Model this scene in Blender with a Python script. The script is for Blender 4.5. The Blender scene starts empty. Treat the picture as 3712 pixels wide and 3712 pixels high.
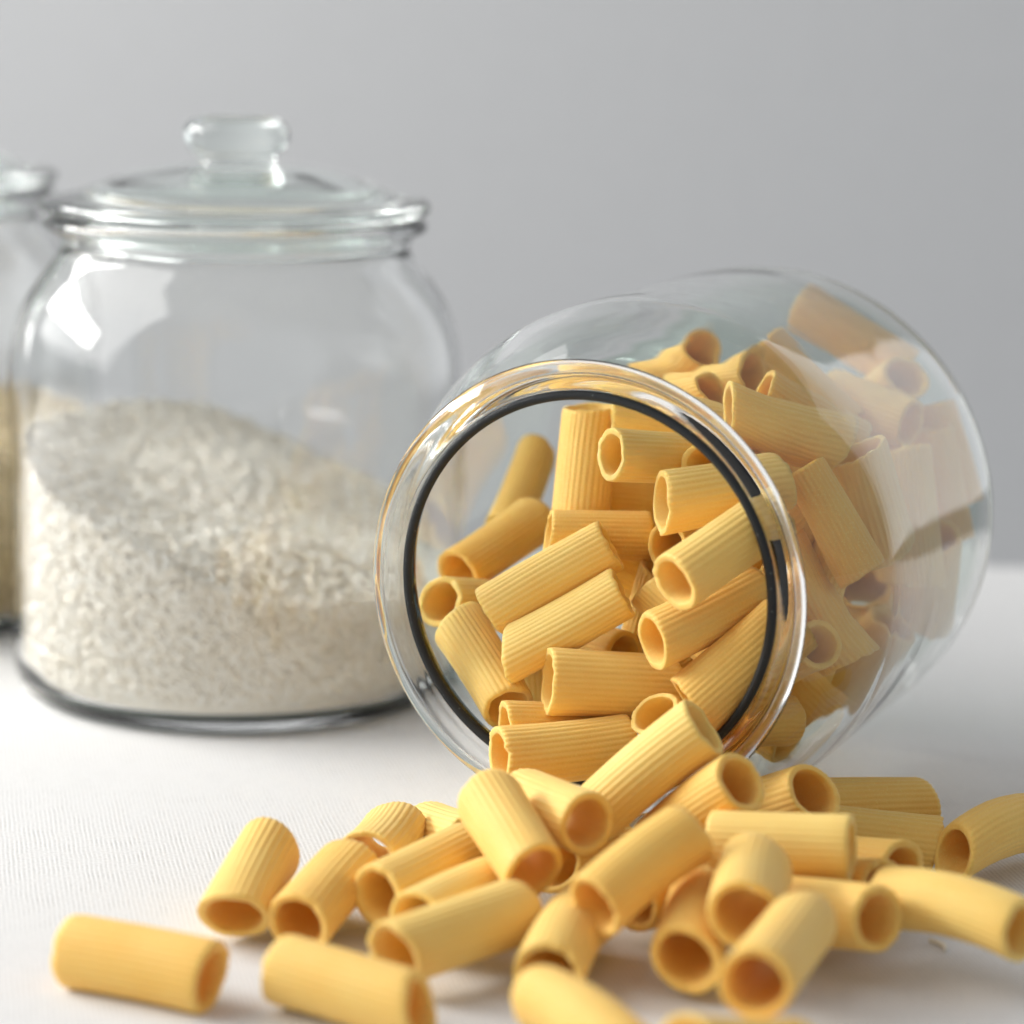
import bpy, math, random
import numpy as np
from mathutils import Vector, Matrix

SC = bpy.context.scene
COL = SC.collection
rng = np.random.default_rng(11)

# ------------------------------------------------------------------ camera
PITCH, ROLL, CAM_H = 0.1946, 0.019, 0.2330
FOCAL_PX = 10000.0                       # focal length in pixels of a 3712 px frame
r0 = Vector((1, 0, 0)); u0 = Vector((0, math.sin(PITCH), math.cos(PITCH)))
fwd = Vector((0, math.cos(PITCH), -math.sin(PITCH)))
cr, sr = math.cos(ROLL), math.sin(ROLL)
right = r0 * cr + u0 * sr
up = u0 * cr - r0 * sr
cd = bpy.data.cameras.new('camera')
cam = bpy.data.objects.new('camera', cd)
COL.objects.link(cam)
cam.matrix_world = Matrix(((right.x, up.x, -fwd.x, 0), (right.y, up.y, -fwd.y, 0),
                           (right.z, up.z, -fwd.z, CAM_H), (0, 0, 0, 1)))
cd.sensor_fit = 'HORIZONTAL'; cd.sensor_width = 36.0
cd.lens = 36.0 * FOCAL_PX / 3712.0
cd.clip_start = 0.02; cd.clip_end = 50
cd.dof.use_dof = True
cd.dof.focus_distance = 0.733
cd.dof.aperture_fstop = 6.2
SC.camera = cam

# ------------------------------------------------------------------ world, lamps, exposure
w = bpy.data.worlds.new('World'); SC.world = w; w.use_nodes = True
bg = w.node_tree.nodes['Background']
bg.inputs['Color'].default_value = (0.94, 0.96, 1.0, 1)
bg.inputs['Strength'].default_value = 0.29

def area(name, loc, aim, sx, sy, power, col):
    l = bpy.data.lights.new(name, 'AREA'); l.shape = 'RECTANGLE'; l.size = sx; l.size_y = sy
    l.energy = power; l.color = col
    o = bpy.data.objects.new(name, l); COL.objects.link(o)
    o.location = loc
    o.rotation_euler = (Vector(aim) - Vector(loc)).to_track_quat('-Z', 'Y').to_euler()
    return o
area('window_light', (-1.02, 1.02, 0.56), (0.02, 0.78, 0.0), 0.80, 0.17, 9.0, (1.0, 0.985, 0.96))
area('added_left_fill_light', (-1.55, 0.85, 1.20), (0.02, 0.80, 0.0), 2.0, 1.7, 22.0, (1.0, 0.985, 0.965))  # broad soft fill lamp added on the left to ease the key lamp
area('second_window_light', (0.86, 1.42, 0.42), (0.10, 0.78, 0.08), 0.75, 0.95, 1.05, (0.95, 0.97, 1.0))

vs = SC.view_settings
vs.view_transform = 'Standard'; vs.look = 'None'; vs.exposure = 0.42; vs.gamma = 1.0; vs.use_curve_mapping = False
SC.render.engine = 'CYCLES'
cy = SC.cycles
cy.use_denoising = True
try: cy.denoiser = 'OPENIMAGEDENOISE'
except Exception: pass
cy.max_bounces = 20; cy.diffuse_bounces = 5; cy.glossy_bounces = 8
cy.use_adaptive_sampling = True; cy.adaptive_threshold = 0.02
cy.transmission_bounces = 18; cy.transparent_max_bounces = 16
cy.caustics_reflective = True; cy.caustics_refractive = True
cy.blur_glossy = 0.2; cy.sample_clamp_indirect = 40.0

# ------------------------------------------------------------------ material helpers
def new_mat(name):
    m = bpy.data.materials.new(name); m.use_nodes = True
    nt = m.node_tree
    return m, nt, nt.nodes['Principled BSDF']
def nd(nt, kind, **kw):
    n = nt.nodes.new(kind)
    for k, v in kw.items(): setattr(n, k, v)
    return n
def lk(nt, a, b): nt.links.new(a, b)
def mathn(nt, op, a, b=None):
    n = nd(nt, 'ShaderNodeMath', operation=op)
    for i, x in enumerate((a, b)):
        if x is None: continue
        if isinstance(x, (int, float)): n.inputs[i].default_value = x
        else: lk(nt, x, n.inputs[i])
    return n.outputs[0]

def glass_mat(name, tint):
    m, nt, p = new_mat(name)
    p.inputs['Base Color'].default_value = (*tint, 1)
    p.inputs['Roughness'].default_value = 0.0
    p.inputs['IOR'].default_value = 1.5
    p.inputs['Transmission Weight'].default_value = 1.0
    tc = nd(nt, 'ShaderNodeTexCoord'); nz = nd(nt, 'ShaderNodeTexNoise')
    nz.inputs['Scale'].default_value = 24.0; nz.inputs['Detail'].default_value = 1.5
    lk(nt, tc.outputs['Object'], nz.inputs['Vector'])
    b = nd(nt, 'ShaderNodeBump'); b.inputs['Strength'].default_value = 0.11; b.inputs['Distance'].default_value = 0.004
    lk(nt, nz.outputs['Fac'], b.inputs['Height']); lk(nt, b.outputs['Normal'], p.inputs['Normal'])
    return m
M_GLASS = glass_mat('clear_glass', (0.985, 0.993, 0.989))
M_BASEGLASS = glass_mat('shade_darkened_green_base_glass', (0.60, 0.70, 0.65))  # green of thick glass, tinted darker to hold the refracted contact shadow
M_LIDGLASS = glass_mat('greenish_lid_glass', (0.925, 0.975, 0.955))

def pasta_mat():
    m, nt, p = new_mat('durum_pasta')
    tc = nd(nt, 'ShaderNodeTexCoord'); oi = nd(nt, 'ShaderNodeObjectInfo')
    nz = nd(nt, 'ShaderNodeTexNoise'); nz.inputs['Scale'].default_value = 90; nz.inputs['Detail'].default_value = 4
    lk(nt, tc.outputs['Object'], nz.inputs['Vector'])
    st = nd(nt, 'ShaderNodeMapping'); st.inputs['Scale'].default_value = (900, 900, 60)
    lk(nt, tc.outputs['Object'], st.inputs['Vector'])
    ns = nd(nt, 'ShaderNodeTexNoise'); ns.inputs['Scale'].default_value = 1.0; ns.inputs['Detail'].default_value = 2
    lk(nt, st.outputs['Vector'], ns.inputs['Vector'])
    fac = mathn(nt, 'ADD', mathn(nt, 'MULTIPLY', nz.outputs['Fac'], 0.45), mathn(nt, 'MULTIPLY', oi.outputs['Random'], 0.40))
    fac = mathn(nt, 'ADD', fac, mathn(nt, 'MULTIPLY', ns.outputs['Fac'], 0.25))
    vo = nd(nt, 'ShaderNodeTexVoronoi'); vo.inputs['Scale'].default_value = 1300
    lk(nt, tc.outputs['Object'], vo.inputs['Vector'])
    fac = mathn(nt, 'ADD', fac, mathn(nt, 'MULTIPLY', mathn(nt, 'LESS_THAN', vo.outputs['Distance'], 0.24), 0.40))
    cr_ = nd(nt, 'ShaderNodeValToRGB')
    cr_.color_ramp.elements[0].position = 0.2; cr_.color_ramp.elements[0].color = (0.92, 0.525, 0.10, 1)
    cr_.color_ramp.elements[1].position = 0.8; cr_.color_ramp.elements[1].color = (0.955, 0.675, 0.205, 1)
    lk(nt, fac, cr_.inputs['Fac'])
    lk(nt, cr_.outputs['Color'], p.inputs['Base Color'])
    p.inputs['Roughness'].default_value = 0.58
    p.inputs['Subsurface Weight'].default_value = 0.35
    p.inputs['Sheen Weight'].default_value = 0.12; p.inputs['Sheen Roughness'].default_value = 0.6
    p.inputs['Subsurface Radius'].default_value = (1.0, 0.85, 0.55)
    p.inputs['Subsurface Scale'].default_value = 0.0025
    p.inputs['Specular IOR Level'].default_value = 0.35
    n2 = nd(nt, 'ShaderNodeTexNoise'); n2.inputs['Scale'].default_value = 1500; n2.inputs['Detail'].default_value = 3
    lk(nt, tc.outputs['Object'], n2.inputs['Vector'])
    b = nd(nt, 'ShaderNodeBump'); b.inputs['Strength'].default_value = 0.55; b.inputs['Distance'].default_value = 0.0002
    lk(nt, n2.outputs['Fac'], b.inputs['Height']); lk(nt, b.outputs['Normal'], p.inputs['Normal'])
    return m
M_PASTA = pasta_mat()

def flour_mat():
    m, nt, p = new_mat('dry_pasta_flour'); nz = nd(nt, 'ShaderNodeTexNoise'); nz.inputs['Scale'].default_value = 800
    cr_ = nd(nt, 'ShaderNodeValToRGB'); cr_.color_ramp.elements[0].color = (0.88, 0.82, 0.66, 1); cr_.color_ramp.elements[1].color = (0.95, 0.92, 0.83, 1)
    lk(nt, nz.outputs['Fac'], cr_.inputs['Fac']); lk(nt, cr_.outputs['Color'], p.inputs['Base Color']); p.inputs['Roughness'].default_value = 0.8
    return m
M_FLOUR = flour_mat()
def grain_mat(name, c0, c1, rough, sss):
    m, nt, p = new_mat(name)
    g = nd(nt, 'ShaderNodeNewGeometry')
    cr_ = nd(nt, 'ShaderNodeValToRGB')
    cr_.color_ramp.elements[0].color = (*c0, 1); cr_.color_ramp.elements[1].color = (*c1, 1)
    lk(nt, g.outputs['Random Per Island'], cr_.inputs['Fac'])
    lk(nt, cr_.outputs['Color'], p.inputs['Base Color'])
    p.inputs['Roughness'].default_value = rough
    p.inputs['Subsurface Weight'].default_value = sss
    p.inputs['Subsurface Radius'].default_value = (1, .85, .6); p.inputs['Subsurface Scale'].default_value = 0.0012
    return m
M_RICE = grain_mat('white_rice', (0.84, 0.77, 0.64), (0.95, 0.915, 0.83), 0.45, 0.0)
M_LENTIL = grain_mat('tan_grain', (0.40, 0.29, 0.13), (0.68, 0.55, 0.33), 0.5, 0.0)

def dark_ring_mat():
    m, nt, p = new_mat('speckled_black')
    tc = nd(nt, 'ShaderNodeTexCoord')
    v = nd(nt, 'ShaderNodeTexVoronoi'); v.inputs['Scale'].default_value = 420
    lk(nt, tc.outputs['Object'], v.inputs['Vector'])
    speck = mathn(nt, 'LESS_THAN', v.outputs['Distance'], 0.10)
    mx = nd(nt, 'ShaderNodeMix', data_type='RGBA')
    mx.inputs[6].default_value = (0.011, 0.014, 0.016, 1); mx.inputs[7].default_value = (0.10, 0.11, 0.11, 1)
    lk(nt, speck, mx.inputs[0]); lk(nt, mx.outputs[2], p.inputs['Base Color'])
    p.inputs['Roughness'].default_value = 0.58
    return m
M_DARK_RING = dark_ring_mat()

def cloth_mat():
    m, nt, p = new_mat('white_woven_cotton')
    tc = nd(nt, 'ShaderNodeTexCoord')
    mp = nd(nt, 'ShaderNodeMapping'); mp.inputs['Rotation'].default_value = (0, 0, math.radians(-12.0))
    lk(nt, tc.outputs['Object'], mp.inputs['Vector'])
    nz = nd(nt, 'ShaderNodeTexNoise'); nz.inputs['Scale'].default_value = 55; nz.inputs['Detail'].default_value = 3
    lk(nt, mp.outputs['Vector'], nz.inputs['Vector'])
    # warp the threads slightly so that they do not run ruler straight
    wv = nd(nt, 'ShaderNodeVectorMath', operation='MULTIPLY_ADD')
    lk(nt, nz.outputs['Color'], wv.inputs[0]); wv.inputs[1].default_value = (0.0012, 0.0012, 0)
    lk(nt, mp.outputs['Vector'], wv.inputs[2])
    sx = nd(nt, 'ShaderNodeSeparateXYZ'); lk(nt, wv.outputs[0], sx.inputs[0])
    rib = mathn(nt, 'SINE', mathn(nt, 'MULTIPLY', sx.outputs[0], 2 * math.pi / 0.00125))
    weft = mathn(nt, 'SINE', mathn(nt, 'MULTIPLY', sx.outputs[1], 2 * math.pi / 0.00085))
    n3 = nd(nt, 'ShaderNodeTexNoise'); n3.inputs['Scale'].default_value = 900; n3.inputs['Detail'].default_value = 2
    lk(nt, mp.outputs['Vector'], n3.inputs['Vector'])
    n4 = nd(nt, 'ShaderNodeTexNoise'); n4.inputs['Scale'].default_value = 1.0; n4.inputs['Detail'].default_value = 2
    ms = nd(nt, 'ShaderNodeMapping'); ms.inputs['Scale'].default_value = (500, 60, 1)
    lk(nt, mp.outputs['Vector'], ms.inputs['Vector']); lk(nt, ms.outputs['Vector'], n4.inputs['Vector'])
    hgt = mathn(nt, 'ADD', mathn(nt, 'MULTIPLY', rib, mathn(nt, 'MULTIPLY', n4.outputs['Fac'], 0.9)), mathn(nt, 'MULTIPLY', weft, 0.22))
    n5 = nd(nt, 'ShaderNodeTexNoise'); n5.inputs['Scale'].default_value = 140; n5.inputs['Detail'].default_value = 3
    lk(nt, mp.outputs['Vector'], n5.inputs['Vector'])
    hgt = mathn(nt, 'MULTIPLY', hgt, mathn(nt, 'MULTIPLY', mathn(nt, 'POWER', n5.outputs['Fac'], 2.2), 3.6))
    hgt = mathn(nt, 'ADD', hgt, mathn(nt, 'MULTIPLY', n3.outputs['Fac'], 1.5))
    b = nd(nt, 'ShaderNodeBump'); b.inputs['Strength'].default_value = 0.45; b.inputs['Distance'].default_value = 0.00011
    lk(nt, hgt, b.inputs['Height']); lk(nt, b.outputs['Normal'], p.inputs['Normal'])
    cr_ = nd(nt, 'ShaderNodeValToRGB')
    cr_.color_ramp.elements[0].position = 0.1; cr_.color_ramp.elements[0].color = (0.46, 0.455, 0.44, 1)
    cr_.color_ramp.elements[1].position = 0.75; cr_.color_ramp.elements[1].color = (0.785, 0.783, 0.775, 1)
    lk(nt, mathn(nt, 'ADD', mathn(nt, 'MULTIPLY', hgt, 0.28), 0.45), cr_.inputs['Fac'])
    lk(nt, cr_.outputs['Color'], p.inputs['Base Color'])
    p.inputs['Roughness'].default_value = 0.9
    p.inputs['Specular IOR Level'].default_value = 0.1
    return m
M_CLOTH = cloth_mat()

def wall_mat():
    m, nt, p = new_mat('pale_grey_wall_paint')
    tc = nd(nt, 'ShaderNodeTexCoord'); nz = nd(nt, 'ShaderNodeTexNoise'); nz.inputs['Scale'].default_value = 60
    nz.inputs['Detail'].default_value = 5
    lk(nt, tc.outputs['Object'], nz.inputs['Vector'])
    cr_ = nd(nt, 'ShaderNodeValToRGB')
    cr_.color_ramp.elements[0].color = (0.535, 0.543, 0.550, 1); cr_.color_ramp.elements[1].color = (0.58, 0.588, 0.595, 1)
    lk(nt, nz.outputs['Fac'], cr_.inputs['Fac']); lk(nt, cr_.outputs['Color'], p.inputs['Base Color'])
    p.inputs['Roughness'].default_value = 0.85
    b = nd(nt, 'ShaderNodeBump'); b.inputs['Strength'].default_value = 0.1; b.inputs['Distance'].default_value = 0.001
    lk(nt, nz.outputs['Fac'], b.inputs['Height']); lk(nt, b.outputs['Normal'], p.inputs['Normal'])
    return m
M_WALL = wall_mat()

# ------------------------------------------------------------------ mesh helpers
def mesh_obj(name, verts, faces, mat, parent=None, smooth=True):
    me = bpy.data.meshes.new(name)
    me.from_pydata([tuple(v) for v in np.asarray(verts, float).tolist()], [], faces)
    if smooth: me.polygons.foreach_set('use_smooth', np.ones(len(me.polygons), bool))
    me.materials.append(mat); me.update()
    o = bpy.data.objects.new(name, me); COL.objects.link(o)
    if parent: o.parent = parent
    return o
def tag(o, label=None, cat=None, group=None, kind=None):
    for k, v in (('label', label), ('category', cat), ('group', group), ('kind', kind)):
        if v: o[k] = v
    return o
def empty(name, loc=(0, 0, 0)):
    o = bpy.data.objects.new(name, None); COL.objects.link(o); o.location = loc
    o.empty_display_size = 0.02
    return o
def catmull(pts, n):
    p = np.array(pts, float); p = np.vstack([2 * p[0] - p[1], p, 2 * p[-1] - p[-2]]); out = []
    for i in range(1, len(p) - 2):
        d = [max(1e-6, np.linalg.norm(p[i + k + 1] - p[i + k])) ** .5 for k in (-1, 0, 1)]
        t0 = 0; t1 = d[0]; t2 = t1 + d[1]; t3 = t2 + d[2]
        for t in np.linspace(t1, t2, n, endpoint=False):
            A1 = (t1 - t) / (t1 - t0) * p[i - 1] + (t - t0) / (t1 - t0) * p[i]
            A2 = (t2 - t) / (t2 - t1) * p[i] + (t - t1) / (t2 - t1) * p[i + 1]
            A3 = (t3 - t) / (t3 - t2) * p[i + 1] + (t - t2) / (t3 - t2) * p[i + 2]
            B1 = (t2 - t) / (t2 - t0) * A1 + (t - t0) / (t2 - t0) * A2
            B2 = (t3 - t) / (t3 - t1) * A2 + (t - t1) / (t3 - t1) * A3
            out.append((t2 - t) / (t2 - t1) * B1 + (t - t1) / (t2 - t1) * B2)
    out.append(p[-2]); return np.array(out)
SEG = 144
def revolve(name, prof, mat, parent=None, seg=SEG, closed=False):
    prof = np.asarray(prof, float); n = len(prof)
    th = np.linspace(0, 2 * math.pi, seg, endpoint=False)
    V = []; idx = []
    for r, z in prof:
        if r < 1e-7: idx.append([len(V)] * seg); V.append((0, 0, z))
        else:
            idx.append(list(range(len(V), len(V) + seg)))
            V.extend(np.stack([r * np.cos(th), r * np.sin(th), np.full(seg, z)], 1))
    F = []
    for i in range(n if closed else n - 1):
        a, b = idx[i], idx[(i + 1) % n]
        for k in range(seg):
            q = [a[k], a[(k + 1) % seg], b[(k + 1) % seg], b[k]]
            u = []
            for x in q:
                if x not in u: u.append(x)
            if len(u) > 2: F.append(u)
    return mesh_obj(name, V, F, mat, parent)

# ------------------------------------------------------------------ the setting: cloth covered table top, wall behind
def table():
    xs = np.linspace(-1.3, 1.3, 131); ys = list(np.linspace(-0.3, 1.085, 90))
    prof = [(y, 0.0) for y in ys]
    for a in np.linspace(0, math.pi / 2, 9)[1:]:
        prof.append((1.085 + 0.02 * math.sin(a), -0.02 + 0.02 * math.cos(a)))
    for z in np.linspace(-0.06, -0.5, 8): prof.append((1.106, z))
    V = []; n = len(prof)
    for i, x in enumerate(xs):
        for (y, z) in prof: V.append((x, y, z))
    F = [[i * n + j, (i + 1) * n + j, (i + 1) * n + j + 1, i * n + j + 1] for i in range(len(xs) - 1) for j in range(n - 1)]
    o = mesh_obj('tabletop_cloth', V, F, M_CLOTH)
    return tag(o, kind='structure')
table()
wl = mesh_obj('wall', [(-3.0, 1.90, -1.0), (3.0, 1.90, -1.0), (3.0, 1.90, 2.2), (-3.0, 1.90, 2.2),
                       (-3.0, 1.98, -1.0), (3.0, 1.98, -1.0), (3.0, 1.98, 2.2), (-3.0, 1.98, 2.2)],
              [(0, 1, 2, 3), (5, 4, 7, 6), (3, 2, 6, 7), (1, 0, 4, 5), (0, 3, 7, 4), (2, 1, 5, 6)], M_WALL, smooth=False)
tag(wl, kind='structure')

# ------------------------------------------------------------------ glass storage jars
# closed profile of the jar (radius, height), cut into wall, rim and base parts that share their edges
OUT_BASE = [(0.0, 0.0032), (0.030, 0.0030), (0.052, 0.0020), (0.0605, 0.0008), (0.0650, 0.0002), (0.0685, 0.0012)]
OUT_WALL = [(0.0685, 0.0012), (0.0711, 0.0042), (0.0725, 0.0090), (0.073, 0.0150), (0.073, 0.045), (0.073, 0.075), (0.073, 0.1035), (0.0725, 0.1110), (0.0707, 0.1190), (0.0675, 0.1265), (0.0634, 0.1328), (0.0592, 0.1382), (0.0566, 0.1420), (0.0551, 0.1441)]
RIM = [(0.0551, 0.1441), (0.0557, 0.1446), (0.0563, 0.1455), (0.0565, 0.1472), (0.0572, 0.1483), (0.0592, 0.1489), (0.0608, 0.1499), (0.0613, 0.1512), (0.0606, 0.1526), (0.0588, 0.1535), (0.0565, 0.1537), (0.0548, 0.1530), (0.0536, 0.1516), (0.0531, 0.1495), (0.0528, 0.1470), (0.0527, 0.1441)]
IN_WALL = [(0.0527, 0.1441), (0.0536, 0.1412), (0.0562, 0.1372), (0.0604, 0.1318), (0.0644, 0.1256), (0.0677, 0.1180), (0.0697, 0.1100), (0.0703, 0.1030), (0.0703, 0.075), (0.0703, 0.045), (0.0703, 0.0170), (0.0699, 0.0115), (0.0683, 0.0072), (0.0655, 0.0052)]
IN_BASE = [(0.0655, 0.0052), (0.060, 0.0046), (0.050, 0.0050), (0.030, 0.0062), (0.0, 0.0064)]
LIDOUT = [(0.0122, 0.1703), (0.0165, 0.1697), (0.0240, 0.1688), (0.0335, 0.1668), (0.0430, 0.1638), (0.0520, 0.1605), (0.0575, 0.1592), (0.0604, 0.1589), (0.0619, 0.1578), (0.0623, 0.1564), (0.0617, 0.1550), (0.0600, 0.1543), (0.0565, 0.1541), (0.0530, 0.1541), (0.0515, 0.1535), (0.0512, 0.1500), (0.0507, 0.1470), (0.0495, 0.1462), (0.0483, 0.1470), (0.0479, 0.1510), (0.0472, 0.1555), (0.0450, 0.1580), (0.0380, 0.1607), (0.0260, 0.1636), (0.0120, 0.1652), (0.0, 0.1655)]
KNOB = [(0.0, 0.1852), (0.0060, 0.1852), (0.0110, 0.1849), (0.0147, 0.1836), (0.0166, 0.1812), (0.0170, 0.1788), (0.0165, 0.1763), (0.0149, 0.1741), (0.0130, 0.1727), (0.0122, 0.1717), (0.0119, 0.1710), (0.0122, 0.1703)]

def make_jar(name, label, group):
    root = empty(name)
    tag(root, label, 'jar', group)
    wall = [catmull(OUT_WALL, 5), catmull(IN_WALL, 5)]
    def two(nm, a, b, mat=M_GLASS):
        oa = revolve(nm, a, M_GLASS); ob = revolve(nm, b, M_GLASS)
        # one part out of its outer and inner skin
        va = np.array([v.co[:] for v in oa.data.vertices]); vb = np.array([v.co[:] for v in ob.data.vertices])
        fa = [list(p.vertices) for p in oa.data.polygons]; fb = [[i + len(va) for i in p.vertices] for p in ob.data.polygons]
        for o in (oa, ob):
            me = o.data; bpy.data.objects.remove(o); bpy.data.meshes.remove(me)
        return mesh_obj(nm, np.vstack([va, vb]), fa + fb, mat, root)
    two('jar_wall', wall[0], wall[1])
    two('jar_base', catmull(OUT_BASE, 4), catmull(IN_BASE, 4), M_BASEGLASS)
    revolve('jar_rim', catmull(RIM, 5), M_GLASS, root)
    return root
def make_lid(label, group):
    root = empty('jar_lid'); tag(root, label, 'lid', group)
    revolve('lid_plate', catmull(LIDOUT[::-1], 4), M_LIDGLASS, root)
    revolve('knob', catmull(KNOB[::-1], 5), M_LIDGLASS, root)
    return root
def copy_tree(o, parent=None):
    c = o.copy(); COL.objects.link(c); c.parent = parent
    for ch in list(o.children): copy_tree(ch, c)
    return c

RICE_X, RICE_Y = -0.0901, 0.8858
BACK_X, BACK_Y = -0.2270, 0.985
GJ = 'glass storage jars'
rice_jar = make_jar('storage_jar', 'upright round glass jar half filled with white rice', GJ)
rice_jar.location = (RICE_X, RICE_Y, 0.0)
lid = make_lid('domed clear glass lid with round knob on the rice jar', 'glass jar lids')
lid.location = (RICE_X, RICE_Y, 0.0004)
back_jar = copy_tree(rice_jar); back_jar.location = (BACK_X, BACK_Y, 0.0); back_jar.rotation_euler = (0, 0, 1.0)
tag(back_jar, 'upright glass jar of tan grains, cut off by the left picture edge')
back_lid = copy_tree(lid); back_lid.location = (BACK_X, BACK_Y, 0.0004)
tag(back_lid, 'greenish glass lid on the jar cut off by the left picture edge')
tipped = copy_tree(rice_jar)
tag(tipped, 'open glass jar tipped on its side spilling rigatoni toward the viewer')
YAW = 0.4192; AX = Vector((math.sin(YAW), math.cos(YAW), 0))
MOUTH = Vector((0.0192, 0.7049, 0.0733))
# jar local +Z (towards the rim) points back along the axis out of the mouth
zl = -AX; yl = Vector((0, 0, 1)); xl = yl.cross(zl)
org = MOUTH + AX * 0.1505
tipped.matrix_world = Matrix(((xl.x, yl.x, zl.x, org.x), (xl.y, yl.y, zl.y, org.y), (xl.z, yl.z, zl.z, org.z), (0, 0, 0, 1)))
gprof = [(0.0507, 0.1493), (0.0504, 0.1497), (0.0505, 0.1503), (0.0510, 0.1509), (0.0516, 0.1512), (0.0526, 0.1508), (0.0530, 0.1501), (0.0529, 0.1494), (0.0524, 0.1490), (0.0513, 0.1489)]
gk = revolve('rim_dark_ring', gprof, M_DARK_RING, tipped, closed=True)  # thin black ring with paler specks, set just inside the rim
tag(gk, label='thin black ring inside the rim')

# ------------------------------------------------------------------ grains in the upright jars (uncountable: one mass each)
def grain_template(length, width, thick, nr=5, ns=7):
    V = [(-length / 2, 0, 0)]
    for i in range(nr):
        t = (i + 1) / (nr + 1); x = -length / 2 + length * t; k = math.sin(math.pi * t) ** 0.55
        for s in range(ns):
            a = 2 * math.pi * s / ns
            V.append((x, width / 2 * k * math.cos(a), thick / 2 * k * math.sin(a)))
    V.append((length / 2, 0, 0)); e = len(V) - 1
    F = []
    for s in range(ns):
        F.append((0, 1 + (s + 1) % ns, 1 + s))
        for i in range(nr - 1):
            a = 1 + i * ns
            F.append((a + s, a + (s + 1) % ns, a + ns + (s + 1) % ns, a + ns + s))
        a = 1 + (nr - 1) * ns
        F.append((a + s, a + (s + 1) % ns, e))
    return np.array(V), F
def heap(name, label, jx, jy, height_fn, tmpl, mat, n_wall, n_top, jitter, Rin=0.0695, core_mat=None):
    TV, TF = tmpl; V = []; F = []
    half = np.abs(TV[:, 2]).max()
    def put(c, t, nrm, roll_j):
        t = t - nrm * (t @ nrm); t /= np.linalg.norm(t)
        t = t + nrm * rng.normal(0, roll_j); t /= np.linalg.norm(t)
        b = np.cross(nrm, t); b /= np.linalg.norm(b); n2 = np.cross(t, b)
        Rm = np.stack([t, b, n2], 1) * rng.uniform(0.8, 1.12)
        P = TV @ Rm.T + c
        rr = np.hypot(P[:, 0], P[:, 1]); k = np.minimum(1, Rin / np.maximum(rr, 1e-6)); P[:, 0] *= k; P[:, 1] *= k
        P[:, 2] = np.maximum(P[:, 2], 0.0068); rb = np.interp(P[:, 2], [0.0068, 0.009, 0.012, 0.017], [0.0665, 0.0683, 0.0690, Rin]); rr = np.hypot(P[:, 0], P[:, 1]); k = np.minimum(1, rb / np.maximum(rr, 1e-6)); P[:, 0] *= k; P[:, 1] *= k
        o = len(V); V.extend(P.tolist()); F.extend([[i + o for i in f] for f in TF])
    # core
    ns, nrad = 72, 12
    core = []; cf = []
    Rc = Rin - 1.7 * half
    for j in range(nrad + 1):
        for s in range(ns):
            a = 2 * math.pi * s / ns; r = Rc * j / nrad
            x, y = r * math.cos(a), r * math.sin(a)
            core.append((x, y, height_fn(x, y) - 1.7 * half))
    for s in range(ns):
        a = 2 * math.pi * s / ns; core.append((Rc * math.cos(a), Rc * math.sin(a), 0.0072))
    for j in range(nrad + 1):
        for s in range(ns):
            a0 = j * ns + s; a1 = j * ns + (s + 1) % ns; cf.append([a0, a0 + ns, a1 + ns, a1])
    V.extend(core); F.extend(cf)
    for k in range(n_wall):
        a = rng.uniform(math.pi * 0.85, math.pi * 2.15)
        zt = height_fn(Rin * math.cos(a), Rin * math.sin(a))
        z = rng.uniform(0.0065, max(0.012, zt))
        dep = half * (1.0 + 1.7 * rng.random())
        nrm = np.array([math.cos(a), math.sin(a), 0.0]); c = nrm * (Rin - dep) + np.array([0, 0, z])
        th = rng.uniform(0, math.pi); t = np.array([-math.sin(a), math.cos(a), 0]) * math.cos(th) + np.array([0, 0, 1]) * math.sin(th)
        put(c, t, nrm, jitter)
    for k in range(n_top):
        r = Rin * 0.98 * math.sqrt(rng.random()); a = rng.uniform(0, 2 * math.pi)
        x, y = r * math.cos(a), r * math.sin(a); e = 1e-3
        nrm = np.array([-(height_fn(x + e, y) - height_fn(x - e, y)) / (2 * e), -(height_fn(x, y + e) - height_fn(x, y - e)) / (2 * e), 1.0]); nrm /= np.linalg.norm(nrm)
        c = np.array([x, y, height_fn(x, y)]) - nrm * half * (0.2 + 1.8 * rng.random())
        put(c, rng.normal(size=3), nrm, jitter * 1.3)
    o = mesh_obj(name, V, F, mat); o.location = (jx, jy, 0)
    return tag(o, label, name.split('_')[0], None, 'stuff')
def rice_h(x, y):
    return 0.0625 - 0.235 * x + 0.20 * y + 0.0022 * math.sin(62 * x + 40 * y + 0.6) + 0.0016 * math.sin(95 * y - 50 * x) - (1.2 * x * x if x > 0 else 0.0) + 0.10 * max(0.0, -x - 0.03)
def lentil_h(x, y):
    return 0.070 + 0.08 * y + 0.0015 * math.sin(80 * x + 30 * y)
heap('rice', 'heap of long white rice grains filling half the upright jar', RICE_X, RICE_Y, rice_h, grain_template(0.0072, 0.0020, 0.0018), M_RICE, 4600, 3600, 0.16)
heap('grain', 'tan grains filling the jar at the left picture edge', BACK_X, BACK_Y, lentil_h, grain_template(0.0062, 0.0044, 0.0032, 4, 7), M_LENTIL, 1500, 1100, 0.3)

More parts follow.
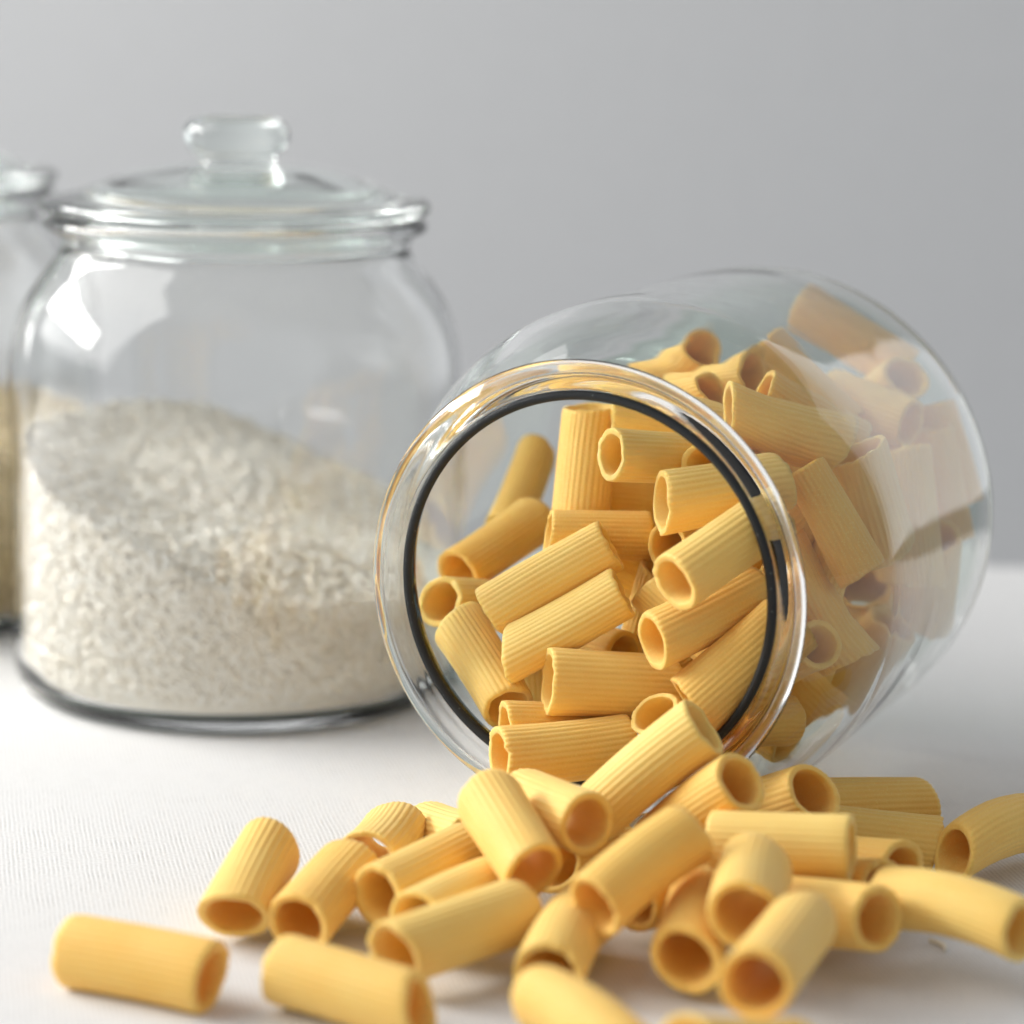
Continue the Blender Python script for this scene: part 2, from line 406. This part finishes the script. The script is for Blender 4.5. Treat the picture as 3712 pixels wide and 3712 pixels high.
# ------------------------------------------------------------------ rigatoni
NR, PER = 30, 6
NA = NR * PER
THETA = np.linspace(0, 2 * math.pi, NA, endpoint=False)
def rigatoni(A, B, r, label, group, seed, cut=None, sag=None, up_bend=False):
    g = np.random.default_rng(seed)
    A = Vector(A); B = Vector(B)
    L = (B - A).length; zax = (A - B).normalized()            # local +Z points to end A
    ref = Vector((0, 0, 1)) if abs(zax.z) < 0.9 else Vector((0, 1, 0))
    xax = (ref - zax * ref.dot(zax)).normalized()
    if not up_bend:
        a = g.uniform(0, 2 * math.pi); xax = Matrix.Rotation(a, 3, zax) @ xax
    yax = zax.cross(xax)
    R3 = Matrix((xax, yax, zax)).transposed()
    # slopes of the two cut ends (local x, y)
    tA = g.normal(0, 0.14, 2); tB = g.normal(0, 0.14, 2)
    if cut:
        nrm = zax + right * cut[0] + up * cut[1]
        nl = R3.transposed() @ nrm; tA = np.array([-nl.x / nl.z, -nl.y / nl.z])
    sg = sag if sag is not None else float(abs(g.normal(0, 0.0004)))
    ex = g.uniform(-0.05, 0.05); exA = ex + g.normal(0, 0.05); exB = ex + g.normal(0, 0.05); pa = g.uniform(0, math.pi)
    ph = g.uniform(0, 6.28); tw = g.normal(0, 0.05)
    rib = np.abs(np.cos(NR * THETA / 2))
    amp = g.uniform(0.026, 0.035)
    edgeA = 0.00018 * np.interp(THETA, np.linspace(0, 6.2832, 23), np.r_[(q := g.normal(0, 1, 22)), q[0]])
    edgeB = 0.00018 * np.interp(THETA, np.linspace(0, 6.2832, 23), np.r_[(q2 := g.normal(0, 1, 22)), q2[0]])
    wall = g.uniform(0.75, 0.80)
    inn = wall * r
    rings = []
    def ring(t, rad, inset, ribk):
        # t in 0..1 from end B to end A
        z0 = -L / 2 + L * t
        th = THETA + tw * (t - .5)
        e = exB + (exA - exB) * t
        rr = rad * (1 + (amp * (rib - 0.8)) * ribk)
        rr = rr * (1 + e * np.cos(2 * (THETA - pa)))
        flare = 1 + 0.02 * (2 * t - 1) ** 4
        x = rr * np.cos(th) * flare; y = rr * np.sin(th) * flare
        kA = max(0, (t - 0.45) / 0.55); kB = max(0, (0.55 - t) / 0.55)
        z = z0 + kA * (tA[0] * x + tA[1] * y) + kB * (tB[0] * x + tB[1] * y)
        if t > 0.999: z = z + edgeA - inset
        if t < 0.001: z = z + edgeB + inset
        x = x + sg * (1 - (2 * t - 1) ** 2) - sg * 0.33
        rings.append(np.stack([x, y, z], 1))
    K = [0, .035, .14, .28, .42, .58, .72, .86, .965, 1]
    bev = 0.00022
    for t in K:
        end = t in (0, 1)
        ring(t, r - (bev * 0.9 if end else 0), bev * .15 if end else 0, 1.0 if not end else 0.85)
    ring(1, r * 0.93, 0.0, 0.5)
    ring(1, inn + bev * 1.2, 0.00002, 0.1)
    ring(1, inn, bev, 0)
    for t in (.88, .7, .5, .3, .12): ring(t, inn, 0, 0)
    ring(0, inn, bev, 0)
    ring(0, inn + bev * 1.2, 0.00002, 0.1)
    ring(0, r * 0.93, 0.0, 0.5)
    n = len(rings); V = np.vstack(rings)
    i = np.arange(n)[:, None]; k = np.arange(NA)[None, :]
    i2 = (i + 1) % n; k2 = (k + 1) % NA
    F = np.stack([i * NA + k, i * NA + k2, i2 * NA + k2, i2 * NA + k], -1).reshape(-1, 4)
    me = bpy.data.meshes.new('rigatoni')
    me.vertices.add(len(V)); me.vertices.foreach_set('co', V.ravel())
    me.loops.add(F.size); me.loops.foreach_set('vertex_index', F.ravel().astype(np.int32))
    me.polygons.add(len(F)); me.polygons.foreach_set('loop_start', np.arange(0, F.size, 4, dtype=np.int32))
    me.polygons.foreach_set('use_smooth', np.ones(len(F), bool))
    me.update(calc_edges=True); me.validate()
    me.materials.append(M_PASTA)
    o = bpy.data.objects.new('rigatoni', me); COL.objects.link(o)
    m4 = R3.to_4x4(); m4.translation = (A + B) / 2
    o.matrix_world = m4
    return tag(o, label, 'pasta', group)

GROUPS = {'spilled': 'rigatoni spilled on the cloth', 'jar': 'rigatoni heaped in the tipped jar', 'deep': 'rigatoni buried in the jar heap'}
# end A (usually the open end one sees), end B, radius, group, label: metres
PIECES = [
    ((-0.06583, 0.59117, 0.00798), (-0.09967, 0.60664, 0.00798), 0.00798, 'spilled', 'pale rigatoni tube lying alone on the cloth at the far left of the spill'),
    ((-0.01794, 0.57402, 0.00791), (-0.05028, 0.59392, 0.00936), 0.00792, 'spilled', 'blurred pale rigatoni tube at the front edge, second from the left, pointing right'),
    ((-0.06517, 0.63147, 0.0083), (-0.05916, 0.66487, 0.0145), 0.0083, 'spilled', 'rigatoni tube with a wide flattened open end, beside the lone leftmost tube', {'cut': (0, -0.55)}),
    ((-0.04923, 0.62468, 0.00883), (-0.03883, 0.65735, 0.01262), 0.00815, 'spilled', 'rigatoni tube whose arched open end shows just behind the blurred front tube'),
    ((-0.0307, 0.63434, 0.01293), (-0.00977, 0.66603, 0.01402), 0.0079, 'spilled', 'rigatoni tube with a tall open left end propped over the left spill'),
    ((-0.03469, 0.66361, 0.01264), (-0.02907, 0.69406, 0.01118), 0.00779, 'spilled', 'short looking rigatoni tube at the back of the left spill, jagged far rim against cloth'),
    ((-0.02081, 0.62122, 0.01221), (-0.00284, 0.64919, 0.0118), 0.00724, 'spilled', 'rigatoni tube showing a small dark hole, squeezed between two longer tubes in the left spill'),
    ((0.00695, 0.62934, 0.0214), (-0.004, 0.65678, 0.03018), 0.0083, 'spilled', 'pale rigatoni tube sloping down from the jar lip atop the spill, mouth facing right'),
    ((-0.02486, 0.5986, 0.01173), (0.00339, 0.62394, 0.01369), 0.00787, 'spilled', 'long rigatoni tube with a shaded orange flank, in front of the small dark hole'),
    ((-0.02081, 0.70627, 0.00741), (-0.00775, 0.67861, 0.01246), 0.00753, 'spilled', 'half hidden rigatoni tube with scalloped left end at the back of the left spill'),
    ((0.02002, 0.64802, 0.02784), (0.00545, 0.67551, 0.02544), 0.00801, 'spilled', 'rigatoni tube with a round open end just below the jar lip, facing the viewer'),
    ((0.02277, 0.67154, 0.02345), (0.04912, 0.66912, 0.04749), 0.00813, 'spilled', 'long rigatoni tube leaning out over the jar lip down to the spill'),
    ((0.0205, 0.60796, 0.02067), (0.04365, 0.62835, 0.03253), 0.00795, 'spilled', 'long rigatoni tube lying diagonally across the middle of the spill, pale cut end low left', {'cut': (0.05, 0.02)}),
    ((0.0576, 0.65581, 0.03724), (0.03974, 0.67372, 0.01552), 0.00769, 'spilled', 'rigatoni tube behind the long diagonal one, its opening tipped up toward the jar rim'),
    ((0.01011, 0.5975, 0.00814), (0.02002, 0.63411, 0.01046), 0.00815, 'spilled', 'bent rigatoni tube under the low end of the long diagonal tube', {'sag': 0.0028, 'up': 1}),
    ((0.00863, 0.57368, 0.01142), (0.02897, 0.54608, 0.00755), 0.00755, 'spilled', 'blurred rigatoni tube running off the bottom edge of the picture', {'sag': 0.002, 'up': 1}),
    ((0.05456, 0.59759, 0.02277), (0.05982, 0.62766, 0.02469), 0.0083, 'spilled', 'rigatoni tube on top of the small pyramid of three open ends'),
    ((0.04175, 0.60086, 0.01059), (0.04792, 0.63456, 0.01466), 0.00828, 'spilled', 'lower left rigatoni tube of the pyramid of three open ends'),
    ((0.05373, 0.55706, 0.02184), (0.06654, 0.59283, 0.02193), 0.00828, 'spilled', 'lower right rigatoni tube of the pyramid of three, dark oval opening, nearest the viewer'),
    ((0.05039, 0.6476, 0.02361), (0.08362, 0.63754, 0.0262), 0.00801, 'spilled', 'rigatoni tube lying level above the pyramid of three, clean cut end pointing right', {'cut': (0.001, 0)}),
    ((0.08741, 0.6132, 0.01717), (0.06211, 0.63583, 0.01101), 0.00829, 'spilled', 'rigatoni tube lying level to the right of the pyramid of three, on the cloth'),
    ((0.09878, 0.65644, 0.01433), (0.08003, 0.68463, 0.00768), 0.00773, 'spilled', 'rigatoni tube mostly hidden, rounded end peeking out behind the level tube'),
    ((0.09199, 0.63837, 0.01549), (0.07379, 0.6666, 0.00757), 0.00758, 'spilled', 'rigatoni tube mostly hidden, lower of the two ends peeking out beside the curved tube'),
    ((0.11302, 0.69771, 0.00789), (0.07868, 0.6984, 0.01114), 0.00784, 'spilled', 'shaded rigatoni tube touching the dark open end of the curved right hand tube', {'sag': 0.001}),
    ((0.11977, 0.60571, 0.01806), (0.09188, 0.63054, 0.01692), 0.00739, 'spilled', 'arched rigatoni tube at the right edge, open end cut by the picture border', {'sag': 0.0021, 'up': 1}),
    ((0.07888, 0.67969, 0.02731), (0.06431, 0.70408, 0.01411), 0.00801, 'spilled', 'rigatoni tube under the jar shoulder with its tilted oval opening pointing right', {'cut': (0.15, 0.35)}),
    ((0.11304, 0.72272, 0.01081), (0.08004, 0.71283, 0.01269), 0.00797, 'spilled', 'dark rigatoni tube in the shadow of the jar, farthest back on the cloth'),
    ((0.1158, 0.68321, 0.01116), (0.14422, 0.7084, 0.01239), 0.00796, 'spilled', 'curved rigatoni tube at the right border with a dark open left end', {'sag': 0.003, 'up': 1}),
    ((0.01173, 0.66759, 0.01101), (0.03072, 0.68846, 0.00786), 0.00786, 'spilled', 'rigatoni tube hidden under the round open end below the jar lip'),
    ((0.03065, 0.63544, 0.01297), (0.05129, 0.66279, 0.00894), 0.00807, 'spilled', 'shadowed rigatoni tube lying beneath the long diagonal tube'),
    ((0.0373, 0.53246, 0.01625), (0.06341, 0.55331, 0.00767), 0.00767, 'spilled', 'rigatoni tube just peeking over the bottom edge below the pyramid of three'),
    ((-0.00207, 0.69378, 0.03072), (0.03391, 0.70792, 0.03138), 0.00767, 'jar', 'rigatoni tube lying level across the jar lip, open left end, lowest in the mouth', {'cut': (0.06, 0)}),
    ((-0.00091, 0.70943, 0.03468), (0.03017, 0.72279, 0.02974), 0.00689, 'jar', 'rigatoni tube just behind the one on the jar lip, dark open left end'),
    ((0.00021, 0.72078, 0.03706), (-0.01444, 0.74378, 0.05472), 0.00739, 'jar', 'steep pale rigatoni tube at the lower left of the jar mouth, opening downward'),
    ((0.02691, 0.73104, 0.0805), (-0.00523, 0.73187, 0.06085), 0.00745, 'jar', 'upper of the two long parallel slanting rigatoni tubes in the jar mouth', {'cut': (0.05, 0)}),
    ((0.03011, 0.72145, 0.06951), (0.00039, 0.7219, 0.05159), 0.00716, 'jar', 'lower of the two long parallel slanting rigatoni tubes, open right end', {'cut': (0.08, 0)}),
    ((0.01029, 0.71066, 0.04725), (0.04392, 0.71799, 0.0445), 0.008, 'jar', 'level rigatoni tube with strong ridges low in the centre of the jar mouth', {'cut': (0.001, 0)}),
    ((-0.01962, 0.7503, 0.05929), (-0.00137, 0.77549, 0.05242), 0.00719, 'jar', 'rigatoni tube with a big round opening at the left wall inside the jar mouth'),
    ((-0.01547, 0.7755, 0.06199), (0.00768, 0.79556, 0.07461), 0.00718, 'jar', 'slanting rigatoni tube at the left of the jar, opening low left, behind the parallel pair'),
    ((0.00721, 0.827, 0.08817), (-0.00214, 0.80289, 0.06838), 0.0068, 'jar', 'dull blurred rigatoni tube leaning at the far left back of the jar'),
    ((0.01917, 0.75619, 0.08405), (0.02187, 0.76817, 0.11226), 0.00819, 'jar', 'upright rigatoni tube standing at the top of the heap in the jar mouth'),
    ((0.02598, 0.72332, 0.1065), (0.05111, 0.74518, 0.10172), 0.00704, 'jar', 'rigatoni tube pointing left beside the upright one, with round open end'),
    ((0.03991, 0.74618, 0.07978), (0.01003, 0.74474, 0.08026), 0.0068, 'jar', 'level rigatoni tube under the upright one, dark open right end'),
    ((0.03915, 0.71061, 0.09606), (0.07035, 0.71491, 0.10135), 0.00804, 'jar', 'level rigatoni tube with pale left end near the upper right of the jar mouth'),
    ((0.04159, 0.68485, 0.08032), (0.06818, 0.7009, 0.09585), 0.0083, 'jar', 'thick slanting rigatoni tube at the right of the jar mouth, slit like open end'),
    ((0.03701, 0.69515, 0.06241), (0.06487, 0.71241, 0.07275), 0.00781, 'jar', 'rigatoni tube with a large scalloped oval opening in the lower right of the mouth', {'cut': (-0.3, 0.1)}),
    ((0.04733, 0.69237, 0.04609), (0.07304, 0.69919, 0.06758), 0.00796, 'jar', 'bright rigatoni tube rising along the lower right inner rim of the jar'),
    ((0.03814, 0.69837, 0.04255), (0.0569, 0.72005, 0.0245), 0.00693, 'jar', 'rigatoni tube opening seen between the lip tube and the level ridged tube', {'cut': (-0.2, 0.5)}),
    ((0.07166, 0.72696, 0.07993), (0.09119, 0.72176, 0.05163), 0.00815, 'jar', 'long rigatoni tube seen through the glass sloping down right beside the rim'),
    ((0.07672, 0.72295, 0.10359), (0.09293, 0.71798, 0.07643), 0.0068, 'jar', 'rigatoni tube seen through the jar shoulder, sloping down toward a small round opening'),
    ((0.10147, 0.77244, 0.06159), (0.10873, 0.7986, 0.04402), 0.00731, 'jar', 'small round rigatoni opening seen through the right shoulder of the jar'),
    ((0.05698, 0.73361, 0.11682), (0.08704, 0.73317, 0.1081), 0.0077, 'jar', 'ridged rigatoni tube lying level behind the glass above the rim on the right'),
    ((0.05522, 0.79577, 0.12748), (0.03835, 0.81469, 0.10896), 0.00716, 'jar', 'highest left rigatoni tube behind the glass above the jar rim'),
    ((0.06868, 0.77439, 0.12231), (0.04642, 0.79342, 0.11046), 0.00716, 'jar', 'rigatoni tube behind the glass above the rim, notched opening pointing right'),
    ((0.05548, 0.76496, 0.11719), (0.037, 0.7858, 0.10278), 0.00686, 'jar', 'rigatoni end glimpsed through glass directly above the rim, below the notched opening'),
    ((0.06755, 0.74634, 0.11996), (0.09251, 0.75455, 0.10487), 0.00687, 'jar', 'rigatoni tube behind the glass between the notched opening and the level ridged tube'),
    ((0.07101, 0.78916, 0.12695), (0.09328, 0.78063, 0.10493), 0.007, 'jar', 'narrow looking rigatoni tube behind the glass along the bright shoulder line'),
    ((0.08507, 0.82665, 0.13339), (0.11544, 0.8132, 0.11618), 0.00741, 'jar', 'topmost rigatoni tube in the jar, near the upper glass at the back'),
    ((0.11272, 0.79697, 0.11761), (0.09835, 0.81639, 0.09826), 0.00684, 'jar', 'pale rigatoni tube high at the back of the jar, wide opening turned up right'),
    ((0.11208, 0.7798, 0.10614), (0.09046, 0.80143, 0.112), 0.00696, 'jar', 'veiled rigatoni tube with round opening behind the reflecting right jar wall', {'cut': (0.2, 0)}),
    ((0.12258, 0.81007, 0.10738), (0.13168, 0.80596, 0.07876), 0.00697, 'jar', 'rightmost rigatoni tube, steep against the far base of the jar'),
    ((0.10846, 0.77178, 0.09954), (0.11332, 0.76588, 0.06335), 0.00758, 'jar', 'steep veiled rigatoni tube in the middle of the reflecting right jar wall'),
    ((0.11974, 0.79512, 0.1027), (0.12729, 0.79395, 0.0699), 0.00691, 'jar', 'veiled upright rigatoni tube between the middle and the rightmost ones behind glass'),
    ((0.12035, 0.77897, 0.07481), (0.12202, 0.79405, 0.04777), 0.00707, 'jar', 'veiled rigatoni tube low behind the reflecting right jar wall, near the base'),
    ((0.09085, 0.75088, 0.02718), (0.06602, 0.75518, 0.04787), 0.00808, 'jar', 'rigatoni tube low behind the glass, cut end facing the lower right shoulder'),
    ((0.07798, 0.73308, 0.02474), (0.05611, 0.75451, 0.03466), 0.00763, 'jar', 'lowest rigatoni tube behind the glass right of the rim'),
    ((0.02711, 0.75239, 0.11173), (0.05666, 0.75637, 0.1073), 0.00694, 'jar', 'rigatoni tube half hidden behind the upright one at the top of the heap'),
    ((0.0253, 0.77015, 0.08622), (0.05534, 0.77171, 0.08413), 0.00718, 'jar', 'shadowed rigatoni tube in the gap below the open end beside the upright tube'),
    ((0.0514, 0.72423, 0.10377), (0.07126, 0.7498, 0.0964), 0.0068, 'jar', 'rigatoni end peeking out above the level tube near the upper right rim'),
    ((0.04877, 0.75972, 0.05788), (0.02183, 0.762, 0.07165), 0.00706, 'jar', 'rigatoni tube in the shade behind the right ends of the parallel pair'),
    ((0.04208, 0.7281, 0.0806), (0.05741, 0.75677, 0.08159), 0.0068, 'jar', 'dim rigatoni tube tucked beneath the level tube near the upper right rim'),
    ((0.03169, 0.73577, 0.04854), (0.01117, 0.76009, 0.04727), 0.00682, 'jar', 'rigatoni tube with a dark opening under the lower parallel tube'),
    ((0.00619, 0.74487, 0.04475), (0.00939, 0.75347, 0.01613), 0.0073, 'jar', 'rigatoni tube in the gap between the steep pale tube and the level ridged one'),
    ((0.04495, 0.74238, 0.0404), (0.06844, 0.73918, 0.05882), 0.00729, 'jar', 'shaded rigatoni tube behind the large scalloped oval opening'),
    ((0.08069, 0.70585, 0.06049), (0.06409, 0.72795, 0.04554), 0.00681, 'jar', 'rigatoni corner seen through the glass just right of the rim'),
    ((0.09302, 0.73959, 0.10556), (0.10296, 0.74288, 0.07744), 0.0068, 'jar', 'thin yellow strip of rigatoni beside the bright shoulder line, above the small opening'),
    ((0.05658, 0.70133, 0.04022), (0.0759, 0.72227, 0.03539), 0.00716, 'jar', 'rigatoni tube hidden behind the bright one along the lower right rim'),
    ((0.10921, 0.76704, 0.0515), (0.09712, 0.77681, 0.02612), 0.00696, 'jar', 'rigatoni tube behind the lower right glass below the small round opening'),
    ((0.09401, 0.76746, 0.05409), (0.08376, 0.76683, 0.02168), 0.0071, 'deep', 'rigatoni tube low behind the right glass, below the sloping tube beside the rim'),
    ((0.0898, 0.74108, 0.08047), (0.07798, 0.73798, 0.04874), 0.0071, 'deep', 'rigatoni tube glimpsed behind the sloping tube under the jar shoulder'),
    ((0.05341, 0.74307, 0.06473), (0.07935, 0.74285, 0.0867), 0.0071, 'deep', 'rigatoni sliver between the rim and the sloping shoulder tube'),
    ((0.03759, 0.72817, 0.07014), (0.06114, 0.71109, 0.05255), 0.0071, 'deep', 'shaded rigatoni tube in the gap right of the parallel pair, the nearer one'),
    ((0.04216, 0.74133, 0.07085), (0.03606, 0.7539, 0.03985), 0.0071, 'deep', 'shaded rigatoni tube in the gap right of the parallel pair, the deeper one'),
    ((0.0901, 0.80781, 0.04988), (0.10742, 0.79752, 0.0225), 0.0071, 'deep', 'rigatoni end low at the back behind the reflecting right jar wall'),
    ((0.07055, 0.79431, 0.10353), (0.09753, 0.78093, 0.08775), 0.0071, 'deep', 'rigatoni sliver above the sloping shoulder tube, under the level ridged one'),
    ((0.08924, 0.79643, 0.06722), (0.11657, 0.80956, 0.05183), 0.0071, 'deep', 'rigatoni bit right of the small round opening behind reflecting glass'),
    ((0.10962, 0.80381, 0.09802), (0.11774, 0.80459, 0.06501), 0.0071, 'deep', 'rigatoni bit under the veiled round opening behind reflecting glass'),
]
for i, pc in enumerate(PIECES):
    ex = pc[5] if len(pc) > 5 else {}
    rigatoni(pc[0], pc[1], pc[2], pc[4], GROUPS[pc[3]], 100 + i, ex.get('cut'), ex.get('sag'), bool(ex.get('up')))

# a tiny curled pasta shaving on the cloth
def shaving():
    V = []; n = 14
    for i in range(n):
        t = i / (n - 1); a = -0.5 + 1.9 * t; wd = 0.0006 * math.sin(math.pi * min(0.95, max(0.08, t)))
        cx, cy = 0.0042 * math.cos(a), 0.0042 * math.sin(a)
        for (dr, dz) in ((-wd, 0.0001), (wd, 0.0001), (wd, 0.0007 + .0006 * t), (-wd, 0.0009 + .0006 * t)):
            k = 1 + dr / 0.0042; V.append((cx * k, cy * k, dz))
    F = [[i * 4 + k, i * 4 + (k + 1) % 4, (i + 1) * 4 + (k + 1) % 4, (i + 1) * 4 + k] for i in range(n - 1) for k in range(4)]
    F += [[3, 2, 1, 0], [(n - 1) * 4 + k for k in range(4)]]
    o = mesh_obj('pasta_shaving', V, F, M_FLOUR); o.location = (0.1035, 0.6400, 0.0002)
    tag(o, 'tiny curled pale shaving on the cloth in front of the arched tube', 'crumb')
shaving()
